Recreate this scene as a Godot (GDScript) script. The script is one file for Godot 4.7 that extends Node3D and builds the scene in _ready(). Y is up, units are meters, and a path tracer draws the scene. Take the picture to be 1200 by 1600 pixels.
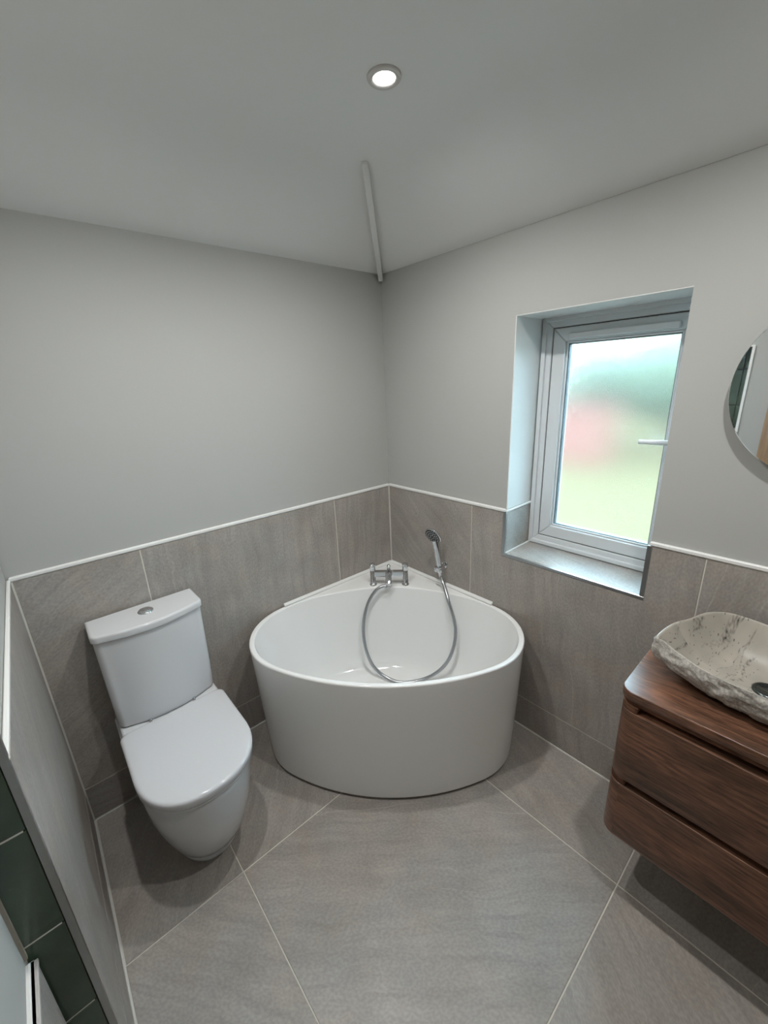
extends Node3D
# A small bathroom corner. x = 0 is the tiled face of the window wall, z = 0 the tiled face of the toilet wall, y = 0 the floor.

const EAVES := 2.037          # where walls and sloping ceiling meet
const FLAT := 2.23            # flat part of the ceiling
const RUN := 0.42             # width of the sloping part
const TILE_TOP := 1.012
const TILE_ROW := 0.152
const WEST := -1.575          # tiled face of the short wall beside the toilet
const RETURN_Z := 0.865       # where that wall ends
const SOUTH := 2.45

var M := {}
var rng := RandomNumberGenerator.new()


# ------------------------------------------------------------------ mesh helpers
class Soup:
	var p := PackedVector3Array()
	var g := PackedInt32Array()

	func tri(a: Vector3, b: Vector3, c: Vector3, grp: int) -> void:
		p.append(a); p.append(b); p.append(c); g.append(grp)

	func quad(a: Vector3, b: Vector3, c: Vector3, d: Vector3, grp: int) -> void:
		tri(a, b, c, grp); tri(a, c, d, grp)

	# turns the closed surface added since triangle FROM so that its front faces look outwards
	func outward(from: int) -> void:
		var mid := Vector3.ZERO
		for i in range(from * 3, p.size()):
			mid += p[i]
		mid /= maxf(1.0, p.size() - from * 3)
		var vol := 0.0
		for t in range(from, g.size()):
			vol += (p[t * 3] - mid).dot((p[t * 3 + 1] - mid).cross(p[t * 3 + 2] - mid))
		if vol > 0.0:
			for t in range(from, g.size()):
				var b := p[t * 3 + 1]
				p[t * 3 + 1] = p[t * 3 + 2]
				p[t * 3 + 2] = b

	func box(c: Vector3, s: Vector3, b := 0.0) -> void:
		var h := s * 0.5
		rect_slab(Vector2(c.x - h.x, c.z - h.z), Vector2(c.x + h.x, c.z + h.z), c.y - h.y, c.y + h.y, b)

	func rect_slab(lo: Vector2, hi: Vector2, y0: float, y1: float, b := 0.0) -> void:
		slab(PackedVector2Array([lo, Vector2(hi.x, lo.y), hi, Vector2(lo.x, hi.y)]), y0, y1, b, b, 1, Transform3D(), -1)

	# a polygon in the x-z plane of T, raised from y0 to y1 along T's y, edges rounded by b0 below and b1 above
	func slab(poly: PackedVector2Array, y0: float, y1: float, b0: float, b1: float, segs: int, t := Transform3D(), side_group := 0) -> void:
		var from := g.size()
		var rings: Array = []
		if b0 > 0.0:
			for k in segs + 1:
				var a := PI / 2 * k / segs
				rings.append([b0 * (1.0 - sin(a)), y0 + b0 * (1.0 - cos(a))])
		else:
			rings.append([0.0, y0])
		if b1 > 0.0:
			for k in segs + 1:
				var a := PI / 2 * k / segs
				rings.append([b1 * (1.0 - cos(a)), y1 - b1 * (1.0 - sin(a))])
		else:
			rings.append([0.0, y1])
		var pts: Array = []
		for r in rings:
			var q := inset(poly, r[0])
			var row := PackedVector3Array()
			for v in q:
				row.append(t * Vector3(v.x, r[1], v.y))
			pts.append(row)
		var n := poly.size()
		for k in pts.size() - 1:
			for i in n:
				var j := (i + 1) % n
				quad(pts[k][i], pts[k][j], pts[k + 1][j], pts[k + 1][i], side_group)
		var idx := Geometry2D.triangulate_polygon(inset(poly, rings[0][0]))
		for i in range(0, idx.size(), 3):
			tri(pts[0][idx[i + 1]], pts[0][idx[i]], pts[0][idx[i + 2]], -1)
		idx = Geometry2D.triangulate_polygon(inset(poly, rings[-1][0]))
		var last: PackedVector3Array = pts[-1]
		for i in range(0, idx.size(), 3):
			tri(last[idx[i]], last[idx[i + 1]], last[idx[i + 2]], -1)
		# the two caps may come out turned against the sides: turn each by its own normal
		var up := (t.basis.y).normalized()
		var sign_area := 0.0
		for i in n:
			sign_area += poly[i].cross(poly[(i + 1) % n])
		for k in range(from, g.size()):
			var a := p[k * 3]; var b := p[k * 3 + 1]; var c := p[k * 3 + 2]
			var nn := (c - a).cross(b - a)   # front side of a clockwise triangle
			if g[k] == -1 and absf(nn.normalized().dot(up)) > 0.99:
				var at := t.affine_inverse() * a
				var want := 1.0 if at.y > (y0 + y1) * 0.5 else -1.0
				if nn.dot(up) * want < 0.0:
					p[k * 3 + 1] = c; p[k * 3 + 2] = b
			else:
				var m := t.affine_inverse() * ((a + b + c) / 3.0)
				var e := (t.affine_inverse().basis * nn).normalized()
				# outward of a side: left or right of the polygon's run, judged at the triangle
				var best := 1e9
				var outn := Vector2.ZERO
				for i in n:
					var s := poly[i]; var f := poly[(i + 1) % n]
					var near := Geometry2D.get_closest_point_to_segment(Vector2(m.x, m.z), s, f)
					var d := near.distance_to(Vector2(m.x, m.z))
					if d < best:
						best = d
						outn = Vector2((f - s).y, -(f - s).x) * signf(sign_area)
				if Vector2(e.x, e.z).dot(outn) < 0.0:
					p[k * 3 + 1] = c; p[k * 3 + 2] = b

	static func inset(poly: PackedVector2Array, d: float) -> PackedVector2Array:
		if d == 0.0:
			return poly
		var n := poly.size()
		var area := 0.0
		for i in n:
			area += poly[i].cross(poly[(i + 1) % n])
		var s := signf(area)
		var out := PackedVector2Array()
		for i in n:
			var e0 := (poly[i] - poly[(i + n - 1) % n]).normalized()
			var e1 := (poly[(i + 1) % n] - poly[i]).normalized()
			var n0 := Vector2(-e0.y, e0.x) * s
			var n1 := Vector2(-e1.y, e1.x) * s
			var m := n0 + n1
			out.append(poly[i] + m * (d / maxf(0.3, 1.0 + n0.dot(n1))))
		return out

	# rings of equal length joined one after another; closed with caps
	func loft(rings: Array, grp := 0, cap0 := true, cap1 := true, flat_caps := true) -> void:
		var from := g.size()
		var n: int = rings[0].size()
		for k in rings.size() - 1:
			var a: PackedVector3Array = rings[k]
			var b: PackedVector3Array = rings[k + 1]
			for i in n:
				var j := (i + 1) % n
				quad(a[i], a[j], b[j], b[i], grp)
		for e in 2:
			if (e == 0 and cap0) or (e == 1 and cap1):
				var r: PackedVector3Array = rings[0] if e == 0 else rings[-1]
				var c := Vector3.ZERO
				for v in r:
					c += v
				c /= n
				for i in n:
					if e == 0:
						tri(c, r[(i + 1) % n], r[i], -1 if flat_caps else grp)
					else:
						tri(c, r[i], r[(i + 1) % n], -1 if flat_caps else grp)
		outward(from)

	# profile of (radius, height) turned round the y axis of T
	func lathe(profile: PackedVector2Array, n: int, t: Transform3D, grp := 0, flat_caps := true) -> void:
		var rings: Array = []
		for q in profile:
			var row := PackedVector3Array()
			for i in n:
				var a := TAU * i / n
				row.append(t * Vector3(q.x * cos(a), q.y, q.x * sin(a)))
			rings.append(row)
		loft(rings, grp, true, true, flat_caps)

	func tube(path: PackedVector3Array, radius: Callable, n: int, grp := 0) -> void:
		var rings: Array = []
		var side := Vector3.ZERO
		for k in path.size():
			var d := (path[mini(k + 1, path.size() - 1)] - path[maxi(k - 1, 0)]).normalized()
			if k == 0:
				side = d.cross(Vector3.UP if absf(d.y) < 0.9 else Vector3.RIGHT).normalized()
			side = (side - d * side.dot(d)).normalized()
			var up := d.cross(side)
			var row := PackedVector3Array()
			var r: float = radius.call(k)
			for i in n:
				var a := TAU * i / n
				row.append(path[k] + (side * cos(a) + up * sin(a)) * r)
			rings.append(row)
		loft(rings, grp)


static func frame(origin: Vector3, up: Vector3, hint := Vector3.RIGHT) -> Transform3D:
	var y := up.normalized()
	var x := (hint - y * hint.dot(y)).normalized()
	return Transform3D(Basis(x, y, x.cross(y)), origin)


func commit(called: String, s: Soup, m: Material, parent: Node = self, uv = null) -> MeshInstance3D:
	var st := SurfaceTool.new()
	st.begin(Mesh.PRIMITIVE_TRIANGLES)
	for t in s.g.size():
		st.set_smooth_group(s.g[t])
		var a := s.p[t * 3]; var b := s.p[t * 3 + 1]; var c := s.p[t * 3 + 2]
		var nn := (c - a).cross(b - a).normalized()
		for v in [a, b, c]:
			if uv != null:
				st.set_uv(uv.call(v, nn))
			st.add_vertex(v)
	st.generate_normals()
	st.index()
	var o := MeshInstance3D.new()
	o.name = called
	o.mesh = st.commit()
	o.material_override = null
	o.mesh.surface_set_material(0, m)
	parent.add_child(o, true)
	return o


func thing(called: String, label: String, category: String, at := Vector3.ZERO, group := "") -> Node3D:
	var o := Node3D.new()
	o.name = called
	o.position = at
	add_child(o, true)
	o.set_meta("label", label)
	o.set_meta("category", category)
	if group:
		o.set_meta("group", group)
	return o


func structure(o: Node3D, label := "") -> Node3D:
	o.set_meta("kind", "structure")
	if label:
		o.set_meta("label", label)
	return o


func holder(called: String, label: String) -> Node3D:
	var o := Node3D.new()
	o.name = called
	add_child(o, true)
	return structure(o, label)


static func closed_curve(pts: PackedVector3Array, n: int) -> PackedVector3Array:
	var c := Curve3D.new()
	c.bake_interval = 0.002
	var k := pts.size()
	for i in k + 1:
		var q := pts[i % k]
		var tan := (pts[(i + 1) % k] - pts[(i + k - 1) % k]) / 6.0
		c.add_point(q, -tan, tan)
	var out := PackedVector3Array()
	for i in n:
		out.append(c.sample_baked(c.get_baked_length() * i / n, true))
	return out


static func open_curve(pts: PackedVector3Array, n: int) -> PackedVector3Array:
	var c := Curve3D.new()
	c.bake_interval = 0.002
	var k := pts.size()
	for i in k:
		var tan := (pts[mini(i + 1, k - 1)] - pts[maxi(i - 1, 0)]) / 6.0
		c.add_point(pts[i], -tan, tan)
	var out := PackedVector3Array()
	for i in n + 1:
		out.append(c.sample_baked(c.get_baked_length() * i / n, true))
	return out


# a rectangle with rounded corners, radius per corner in the order of its points
static func rounded(lo: Vector2, hi: Vector2, r: Array, segs := 6) -> PackedVector2Array:
	var out := PackedVector2Array()
	var corner := [Vector2(lo.x, lo.y), Vector2(hi.x, lo.y), Vector2(hi.x, hi.y), Vector2(lo.x, hi.y)]
	var inward := [Vector2(1, 1), Vector2(-1, 1), Vector2(-1, -1), Vector2(1, -1)]
	var start := [PI, PI * 1.5, 0.0, PI * 0.5]
	for k in 4:
		var rad: float = r[k]
		if rad <= 0.0:
			out.append(corner[k])
			continue
		var c: Vector2 = corner[k] + inward[k] * rad
		for i in segs + 1:
			var a: float = start[k] + PI / 2 * i / segs
			out.append(c + Vector2(cos(a), sin(a)) * rad)
	return out


# ------------------------------------------------------------------ textures and materials
static func noise(seed_value: int, freq: float, octaves := 4) -> FastNoiseLite:
	var f := FastNoiseLite.new()
	f.noise_type = FastNoiseLite.TYPE_SIMPLEX_SMOOTH
	f.seed = seed_value
	f.frequency = freq
	f.fractal_type = FastNoiseLite.FRACTAL_FBM
	f.fractal_octaves = octaves
	return f


static func picture(w: int, h: int, f: Callable) -> ImageTexture:
	var data := PackedByteArray()
	data.resize(w * h * 3)
	var k := 0
	for y in h:
		for x in w:
			var c: Color = f.call(x, y)
			data[k] = clampi(int(c.r * 255.0), 0, 255)
			data[k + 1] = clampi(int(c.g * 255.0), 0, 255)
			data[k + 2] = clampi(int(c.b * 255.0), 0, 255)
			k += 3
	return ImageTexture.create_from_image(Image.create_from_data(w, h, false, Image.FORMAT_RGB8, data))


func plain(c: Color, rough: float, metal := 0.0, spec := 0.5) -> StandardMaterial3D:
	var m := StandardMaterial3D.new()
	m.albedo_color = c
	m.roughness = rough
	m.metallic = metal
	m.metallic_specular = spec
	return m


func textured(t: Texture2D, rough: float, spec := 0.5) -> StandardMaterial3D:
	var m := plain(Color.WHITE, rough, 0.0, spec)
	m.albedo_texture = t
	return m


func make_materials() -> void:
	# stone porcelain: streaks along u, soft clouds, fine grain, a few thin pale veins
	var streak := noise(3, 0.022, 4)
	var cloud := noise(5, 0.005, 3)
	var grain := noise(7, 0.2, 2)
	var vein := noise(11, 0.006, 2)
	var where := noise(13, 0.004, 2)
	var fine := noise(15, 0.06, 2)
	var stone := picture(1024, 1024, func(x, y):
		var warp := cloud.get_noise_2d(x * 1.1 + 400.0, y * 1.1) * 11.0
		var s := streak.get_noise_2d(x * 0.10, (y + warp) * 1.3)
		var b := cloud.get_noise_2d(x * 1.6, y * 1.6)
		var f := grain.get_noise_2d(x * 0.6, y)
		var v := absf(vein.get_noise_2d(x * 0.045, y + warp * 0.8))
		var w := smoothstep(-0.05, 0.3, where.get_noise_2d(x * 0.5, y)) * (1.0 - smoothstep(0.0, 0.012, v))
		var t := fine.get_noise_2d(x * 0.07, y + warp)
		var d := smoothstep(0.25, 0.5, fine.get_noise_2d(x * 0.05 + 900.0, y + warp)) * smoothstep(-0.1, 0.3, b)
		var l := 1.0 + 0.05 * s + 0.075 * b + 0.08 * f + 0.028 * t + 0.13 * w - 0.05 * d
		var warm := 0.010 * cloud.get_noise_2d(x * 1.7, y * 1.7 + 900.0)
		return Color(0.602 * l + warm, 0.580 * l, 0.556 * l - warm))
	M.tile = textured(stone, 0.40)
	M.grout = plain(Color8(206, 202, 192), 0.9)
	M.silicone = plain(Color8(205, 204, 198), 0.5)
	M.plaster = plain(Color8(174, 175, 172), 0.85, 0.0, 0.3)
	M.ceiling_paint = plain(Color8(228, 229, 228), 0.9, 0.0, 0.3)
	M.trim_white = plain(Color8(226, 227, 225), 0.35)
	M.acrylic = plain(Color8(230, 231, 230), 0.09)
	M.ceramic = plain(Color8(205, 207, 209), 0.08)
	M.seat = plain(Color8(205, 207, 210), 0.10)
	M.upvc = plain(Color8(206, 211, 214), 0.28)
	M.chrome = plain(Color8(215, 217, 220), 0.07, 1.0)
	M.brushed = plain(Color8(165, 168, 168), 0.3, 1.0)
	M.bezel = plain(Color8(206, 203, 200), 0.35, 0.3)
	M.hose = plain(Color8(170, 172, 175), 0.28, 1.0)
	M.gasket = plain(Color8(38, 42, 44), 0.6)
	M.plinth = plain(Color8(128, 128, 126), 0.7)
	M.spray = plain(Color8(40, 44, 46), 0.35)
	M.nozzle = plain(Color8(190, 194, 196), 0.4)
	M.mirror = plain(Color8(238, 240, 240), 0.015, 1.0)
	M.mirror_edge = plain(Color8(120, 126, 126), 0.3, 0.4)
	M.drain = plain(Color8(92, 98, 98), 0.22, 1.0)
	# walnut: grain along u
	var rings := noise(21, 0.0045, 3)
	var fibre := noise(23, 0.05, 3)
	var pores := noise(25, 0.20, 2)
	var broad := noise(27, 0.006, 2)
	var wood := picture(1024, 512, func(x, y):
		var d: float = rings.get_noise_2d(x * 0.35, y * 1.6) * 3.2 + y * 0.012
		var ring := 0.5 + 0.5 * sin(d * TAU)
		var fb := fibre.get_noise_2d(x * 0.10, y * 2.2)
		var po := pores.get_noise_2d(x * 0.10, y * 1.6)
		var br := broad.get_noise_2d(x * 0.4, y * 1.4)
		var l := 0.82 + 0.17 * ring + 0.24 * fb + 0.16 * br - 0.22 * smoothstep(0.18, 0.5, po)
		return Color(0.452 * l + 0.012 * br, 0.318 * l, 0.245 * l))
	M.wood = textured(wood, 0.30)
	M.wood_matt = textured(wood, 0.7, 0.3)
	# travertine: bands with pits along them
	var band := noise(31, 0.006, 3)
	var pit := noise(33, 0.10, 1)
	var soft := noise(35, 0.004, 3)
	var travertine := picture(768, 768, func(x, y):
		var w := soft.get_noise_2d(x * 1.4, y * 1.4) * 34.0
		var s := band.get_noise_2d(x * 0.12, (y + w) * 1.25)
		var c := soft.get_noise_2d(x * 1.5 + 70.0, y * 1.5)
		var p := pit.get_noise_2d(x * 0.6, y * 1.0)
		var line := 1.0 - smoothstep(0.0, 0.06, absf(s - 0.05))
		var l := 1.0 + 0.09 * c + 0.06 * s - 0.17 * line * smoothstep(-0.7, 0.2, p) - 0.24 * smoothstep(0.45, 0.6, p) * line - 0.45 * smoothstep(0.80, 0.86, p)
		return Color(0.670 * l, 0.648 * l, 0.608 * l))
	M.travertine = textured(travertine, 0.4)
	var rough := noise(41, 0.03, 4)
	var fleck := noise(43, 0.09, 3)
	var hewn := picture(512, 512, func(x, y):
		var l := 1.0 + 0.20 * rough.get_noise_2d(x, y) + 0.30 * fleck.get_noise_2d(x, y)
		return Color(0.66 * l, 0.645 * l, 0.62 * l))
	M.hewn = textured(hewn, 0.85)
	M.hewn.uv1_triplanar = true
	M.hewn.uv1_scale = Vector3(3.0, 3.0, 3.0)
	# glossy green wall tile
	var glaze := noise(51, 0.012, 3)
	var green := picture(256, 256, func(x, y):
		var l := 1.0 + 0.22 * glaze.get_noise_2d(x, y)
		return Color(0.235 * l, 0.290 * l, 0.232 * l))
	M.green = textured(green, 0.18)
	M.green.uv1_triplanar = true
	M.green.uv1_scale = Vector3(1.5, 1.5, 1.5)
	# obscure glass
	var bump := NoiseTexture2D.new()
	bump.width = 512
	bump.height = 512
	bump.seamless = true
	bump.noise = noise(61, 0.10, 1)
	M.glass = StandardMaterial3D.new()
	M.glass.transparency = BaseMaterial3D.TRANSPARENCY_ALPHA
	M.glass.albedo_color = Color(0.97, 1.0, 0.99, 0.0)
	M.glass.roughness = 0.2
	M.glass.refraction_enabled = true
	M.glass.refraction_scale = 0.045
	M.glass.clearcoat_enabled = true
	M.glass.clearcoat = 0.6
	M.glass.clearcoat_roughness = 0.03
	M.glass.heightmap_enabled = true
	M.glass.heightmap_texture = bump
	M.glass.heightmap_scale = 0.018
	M.glass.uv1_triplanar = true
	M.glass.uv1_scale = Vector3(4, 4, 4)
	# outside
	M.lawn = plain(Color8(58, 53, 40), 0.95, 0.0, 0.0)
	M.brick = plain(Color8(82, 56, 52), 0.9, 0.0, 0.0)
	M.leaf = plain(Color8(50, 57, 46), 0.8, 0.0, 0.0)
	M.bark = plain(Color8(90, 72, 58), 0.9)
	M.render_coat = plain(Color8(190, 186, 176), 0.9)
	# door in the wall beside the camera
	var oak := picture(256, 512, func(x, y):
		var fb := fibre.get_noise_2d(x * 2.0, y * 0.10)
		var l := 1.0 + 0.20 * fb
		return Color(0.62 * l, 0.50 * l, 0.38 * l))
	M.oak = textured(oak, 0.45)
	M.oak.uv1_triplanar = true


# ------------------------------------------------------------------ tiles
var tile_count := 0

# one tile: POLY in the plane of T (x, z), its face THICK above T's origin plane
func tile(poly: PackedVector2Array, t: Transform3D, parent: Node, angle := NAN, thick := 0.0085) -> void:
	var s := Soup.new()
	s.slab(poly, 0.0, thick, 0.0, 0.0009, 1, t, -1)
	var c := Vector2.ZERO
	for v in poly:
		c += v / poly.size()
	var a := angle if not is_nan(angle) else rng.randf_range(-0.3, 0.3)
	var off := Vector2(rng.randf_range(0.36, 0.64), rng.randf_range(0.36, 0.64))
	var back := t.affine_inverse()
	commit("tile", s, M.tile, parent, func(v, _n):
		var q: Vector3 = back * v
		return (Vector2(q.x, q.z) - c).rotated(a) / 1.75 + off)


func rect(x0: float, x1: float, z0: float, z1: float, gap := 0.002) -> PackedVector2Array:
	return PackedVector2Array([Vector2(x0 + gap, z0 + gap), Vector2(x1 - gap, z0 + gap), Vector2(x1 - gap, z1 - gap), Vector2(x0 + gap, z1 - gap)])


func build_floor() -> void:
	var f := Soup.new()
	f.box(Vector3(-1.15, -0.06, 1.2), Vector3(2.5, 0.1, 2.7))
	var floor_body := commit("floor", f, M.plinth)
	structure(floor_body, "large grey stone tiles with thin pale grout lines")
	var gr := Soup.new()
	gr.box(Vector3(-0.83, -0.0058, 1.225), Vector3(1.66, 0.0084, 2.45))
	commit("grout", gr, M.grout, floor_body)
	var xs := [-1.645, -1.2209, -0.3522, 0.0]
	var zs := [0.0, 0.5632, 1.4175, 2.272, SOUTH]
	# streak directions as seen on the single tiles
	var turn := {"0,0": 1.05, "1,1": -0.72, "0,1": 2.2, "1,0": 0.9, "2,0": 0.1, "2,1": 1.2, "1,2": 0.9}
	for i in 3:
		for j in 4:
			var x0: float = xs[i] + (0.006 if i == 0 else 0.0)
			var x1: float = xs[i + 1] - (0.006 if i == 2 else 0.0)
			var z0: float = zs[j] + (0.006 if j == 0 else 0.0)
			var z1: float = zs[j + 1]
			if i == 0 and j == 0:
				x0 = WEST + 0.006
			var poly := rect(x0, x1, z0, z1)
			if i == 0 and j == 1:
				poly = PackedVector2Array([Vector2(WEST + 0.007, z0 + 0.001), Vector2(x1 - 0.001, z0 + 0.001), Vector2(x1 - 0.001, z1 - 0.001), Vector2(-1.628, z1 - 0.001), Vector2(-1.628, RETURN_Z + 0.01), Vector2(WEST + 0.007, RETURN_Z + 0.01)])
			tile(poly, Transform3D(Basis(), Vector3(0, -0.0085, 0)), floor_body, turn.get("%d,%d" % [i, j], NAN))
	var b := Soup.new()
	b.box(Vector3(-0.7875, -0.001, 0.0032), Vector3(1.575, 0.006, 0.0064), 0.0015)
	commit("silicone_bead", b, M.silicone, floor_body)
	b = Soup.new()
	b.box(Vector3(-0.0032, -0.001, 1.22), Vector3(0.0064, 0.006, 2.42), 0.0015)
	commit("silicone_bead", b, M.silicone, floor_body)
	b = Soup.new()
	b.box(Vector3(WEST + 0.0032, -0.001, 0.44), Vector3(0.0064, 0.006, 0.85), 0.0015)
	commit("silicone_bead", b, M.silicone, floor_body)


func build_walls() -> void:
	# toilet wall, facing +z: tile plane x -> x, z -> y
	var s := Soup.new()
	s.box(Vector3(-1.2, 1.26, -0.109), Vector3(2.6, 2.6, 0.2))
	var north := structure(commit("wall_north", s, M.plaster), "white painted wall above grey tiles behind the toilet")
	var t := Transform3D(Basis(Vector3(1, 0, 0), Vector3(0, 0, 1), Vector3(0, 1, 0)), Vector3(0, 0, -0.0085))
	var gr := Soup.new()
	gr.box(Vector3(-0.79, TILE_TOP / 2, -0.005), Vector3(1.58, TILE_TOP - 0.002, 0.0076))
	commit("grout", gr, M.grout, north)
	var xs := [WEST, -1.2192, -0.3643, 0.0]
	var north_turn := [[0.3, -0.62], [1.5, 1.57], [1.3, 1.62]]
	for i in 3:
		for j in 2:
			var y0 := 0.002 if j == 0 else TILE_ROW
			var y1 := TILE_ROW if j == 0 else TILE_TOP
			tile(rect(xs[i] + (0.003 if i == 0 else 0.0), xs[i + 1] - (0.003 if i == 2 else 0.0), y0, y1), t, north, north_turn[i][j])
	s = Soup.new()
	s.box(Vector3(-0.79, TILE_TOP + 0.0075, -0.003), Vector3(1.575, 0.014, 0.013), 0.003)
	commit("tile_trim", s, M.trim_white, north)
	s = Soup.new()
	s.box(Vector3(-0.0028, 0.79, 0.0018), Vector3(0.0056, 0.45, 0.0036), 0.001)
	commit("silicone_bead", s, M.silicone, north)

	# window wall, facing -x: tile plane x -> z, z -> y
	s = Soup.new()
	var z0 := 0.727
	var z1 := 1.264
	s.box(Vector3(0.164, 1.26, z0 / 2 - 0.1), Vector3(0.311, 2.6, z0 + 0.2))
	s.box(Vector3(0.164, 0.39, (z0 + z1) / 2), Vector3(0.311, 0.86, z1 - z0))
	s.box(Vector3(0.164, (1.767 + 2.56) / 2, (z0 + z1) / 2), Vector3(0.311, 2.56 - 1.767, z1 - z0))
	# the far reveal is splayed a little
	s.slab(PackedVector2Array([Vector2(0.0085, z1), Vector2(0.2, z1 + 0.05), Vector2(0.32, z1 + 0.05), Vector2(0.32, 2.6), Vector2(0.0085, 2.6)]), -0.04, 2.56, 0, 0, 1, Transform3D(), -1)
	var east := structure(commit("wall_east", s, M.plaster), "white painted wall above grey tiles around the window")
	t = Transform3D(Basis(Vector3(0, 0, 1), Vector3(-1, 0, 0), Vector3(0, 1, 0)), Vector3(0.0085, 0, 0))
	gr = Soup.new()
	gr.box(Vector3(0.005, 0.411, 1.22), Vector3(0.0076, 0.82, 2.44))
	gr.box(Vector3(0.005, 0.916, 0.361), Vector3(0.0076, 0.19, 0.72))
	gr.box(Vector3(0.005, 0.916, 1.86), Vector3(0.0076, 0.19, 1.178))
	commit("grout", gr, M.grout, east)
	var zs := [0.0, 0.5573, 1.4139, 2.271, SOUTH]
	for i in 4:
		tile(rect(zs[i] + (0.003 if i == 0 else 0.0), zs[i + 1], 0.002, TILE_ROW), t, east, [1.5, 1.4, 1.6, 1.5][i])
		if i == 1:
			var g := 0.0012
			var yb := 0.815
			tile(PackedVector2Array([Vector2(zs[1] + g, TILE_ROW + g), Vector2(zs[2] - g, TILE_ROW + g), Vector2(zs[2] - g, TILE_TOP - g), Vector2(z1 + 0.008, TILE_TOP - g), Vector2(z1 + 0.008, yb), Vector2(z0 - 0.008, yb), Vector2(z0 - 0.008, TILE_TOP - g), Vector2(zs[1] + g, TILE_TOP - g)]), t, east, 1.45)
		else:
			tile(rect(zs[i] + (0.003 if i == 0 else 0.0), zs[i + 1], TILE_ROW, TILE_TOP), t, east, [0.75, 0, 1.7, 1.5][i])
	for seg in [[0.0, z0], [z1, SOUTH]]:
		s = Soup.new()
		s.box(Vector3(0.003, TILE_TOP + 0.0075, (seg[0] + seg[1]) / 2), Vector3(0.013, 0.014, seg[1] - seg[0]), 0.003)
		commit("tile_trim", s, M.trim_white, east)
	# the sill and the lower part of the reveal are tiled, metal angle along the edges
	var ts := Transform3D(Basis(Vector3(1, 0, 0), Vector3(0, 1, 0), Vector3(0, 0, 1)), Vector3(0, 0.8195, 0))
	tile(PackedVector2Array([Vector2(0.006, z0 + 0.007), Vector2(0.2, z0 + 0.007), Vector2(0.2, z1 + 0.045), Vector2(0.006, z1 - 0.003)]), ts, east, 1.2)
	var tr := Transform3D(Basis(Vector3(1, 0, 0), Vector3(0, 0, 1), Vector3(0, 1, 0)), Vector3(0, 0, z0))
	tile(rect(0.006, 0.2, 0.829, TILE_TOP), tr, east, 0.8, 0.007)
	s = Soup.new()
	s.box(Vector3(0.103, TILE_TOP + 0.005, z0 + 0.004), Vector3(0.195, 0.009, 0.01), 0.002)
	commit("tile_trim", s, M.trim_white, east)
	s = Soup.new()
	s.box(Vector3(0.103, 0.83, z0 + 0.009), Vector3(0.192, 0.005, 0.005), 0.001)
	s.box(Vector3(0.197, 0.92, z0 + 0.009), Vector3(0.005, 0.18, 0.005), 0.001)
	commit("silicone_bead", s, M.trim_white, east)
	s = Soup.new()
	s.box(Vector3(0.0025, 0.8215, (z0 + z1) / 2), Vector3(0.009, 0.0115, z1 - z0 + 0.014), 0.001)
	commit("metal_edge", s, M.brushed, east)
	s = Soup.new()
	s.box(Vector3(0.0025, 0.92, z0 + 0.0005), Vector3(0.009, 0.184, 0.0135), 0.001)
	commit("metal_edge", s, M.brushed, east)
	s = Soup.new()
	s.box(Vector3(0.0025, 0.92, z1 + 0.0005), Vector3(0.009, 0.184, 0.0135), 0.001)
	commit("metal_edge", s, M.brushed, east)

	s = Soup.new()
	s.box(Vector3(0.1045, 1.395, z0 + 0.0015), Vector3(0.19, 0.742, 0.003))
	s.box(Vector3(0.1045, 1.7655, (z0 + z1) / 2 + 0.002), Vector3(0.19, 0.003, z1 - z0))
	commit("reveal_lining", s, M.trim_white, east)

	# west side: short tiled wall, green return, painted wall with a niche, door
	s = Soup.new()
	s.box(Vector3(-1.9845, 1.26, 0.4275), Vector3(0.8, 2.6, 0.855))
	var wx := -1.648
	var nz := [0.93, 1.178]
	var ny := [1.215, 1.655]
	s.box(Vector3(wx - 0.35, 0.588, 1.658), Vector3(0.7, 1.255, 1.606))
	s.box(Vector3(wx - 0.35, 2.108, 1.658), Vector3(0.7, 0.906, 1.606))
	s.box(Vector3(wx - 0.35, 1.435, (0.855 + nz[0]) / 2), Vector3(0.7, 0.44, nz[0] - 0.855))
	s.box(Vector3(wx - 0.35, 1.435, (nz[1] + SOUTH) / 2), Vector3(0.7, 0.44, SOUTH - nz[1]))
	s.box(Vector3(wx - 0.4, 1.435, (nz[0] + nz[1]) / 2), Vector3(0.6, 0.44, nz[1] - nz[0]))
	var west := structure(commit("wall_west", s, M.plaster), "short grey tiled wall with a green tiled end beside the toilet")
	t = Transform3D(Basis(Vector3(0, 0, 1), Vector3(1, 0, 0), Vector3(0, 1, 0)), Vector3(WEST - 0.0085, 0, 0))
	tile(rect(0.003, 0.857, 0.002, TILE_ROW), t, west, 1.5)
	tile(rect(0.003, 0.857, TILE_ROW, TILE_TOP), t, west, 1.2)
	gr = Soup.new()
	gr.box(Vector3(WEST - 0.005, TILE_TOP / 2, 0.43), Vector3(0.0076, TILE_TOP - 0.002, 0.855))
	commit("grout", gr, M.grout, west)
	s = Soup.new()
	s.box(Vector3(WEST + 0.0018, 0.506, 0.0028), Vector3(0.0036, 1.01, 0.0056), 0.001)
	commit("silicone_bead", s, M.silicone, west)
	s = Soup.new()
	s.box(Vector3(WEST - 0.004, TILE_TOP + 0.005, 0.432), Vector3(0.009, 0.009, 0.86), 0.002)
	commit("tile_trim", s, M.trim_white, west)
	s = Soup.new()
	s.box(Vector3(WEST - 0.0052, 1.12, RETURN_Z - 0.005), Vector3(0.0108, 2.24, 0.0108), 0.0015)
	commit("metal_edge", s, M.brushed, west)
	# green tiles on the end of the short wall
	var ge := Soup.new()
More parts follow.
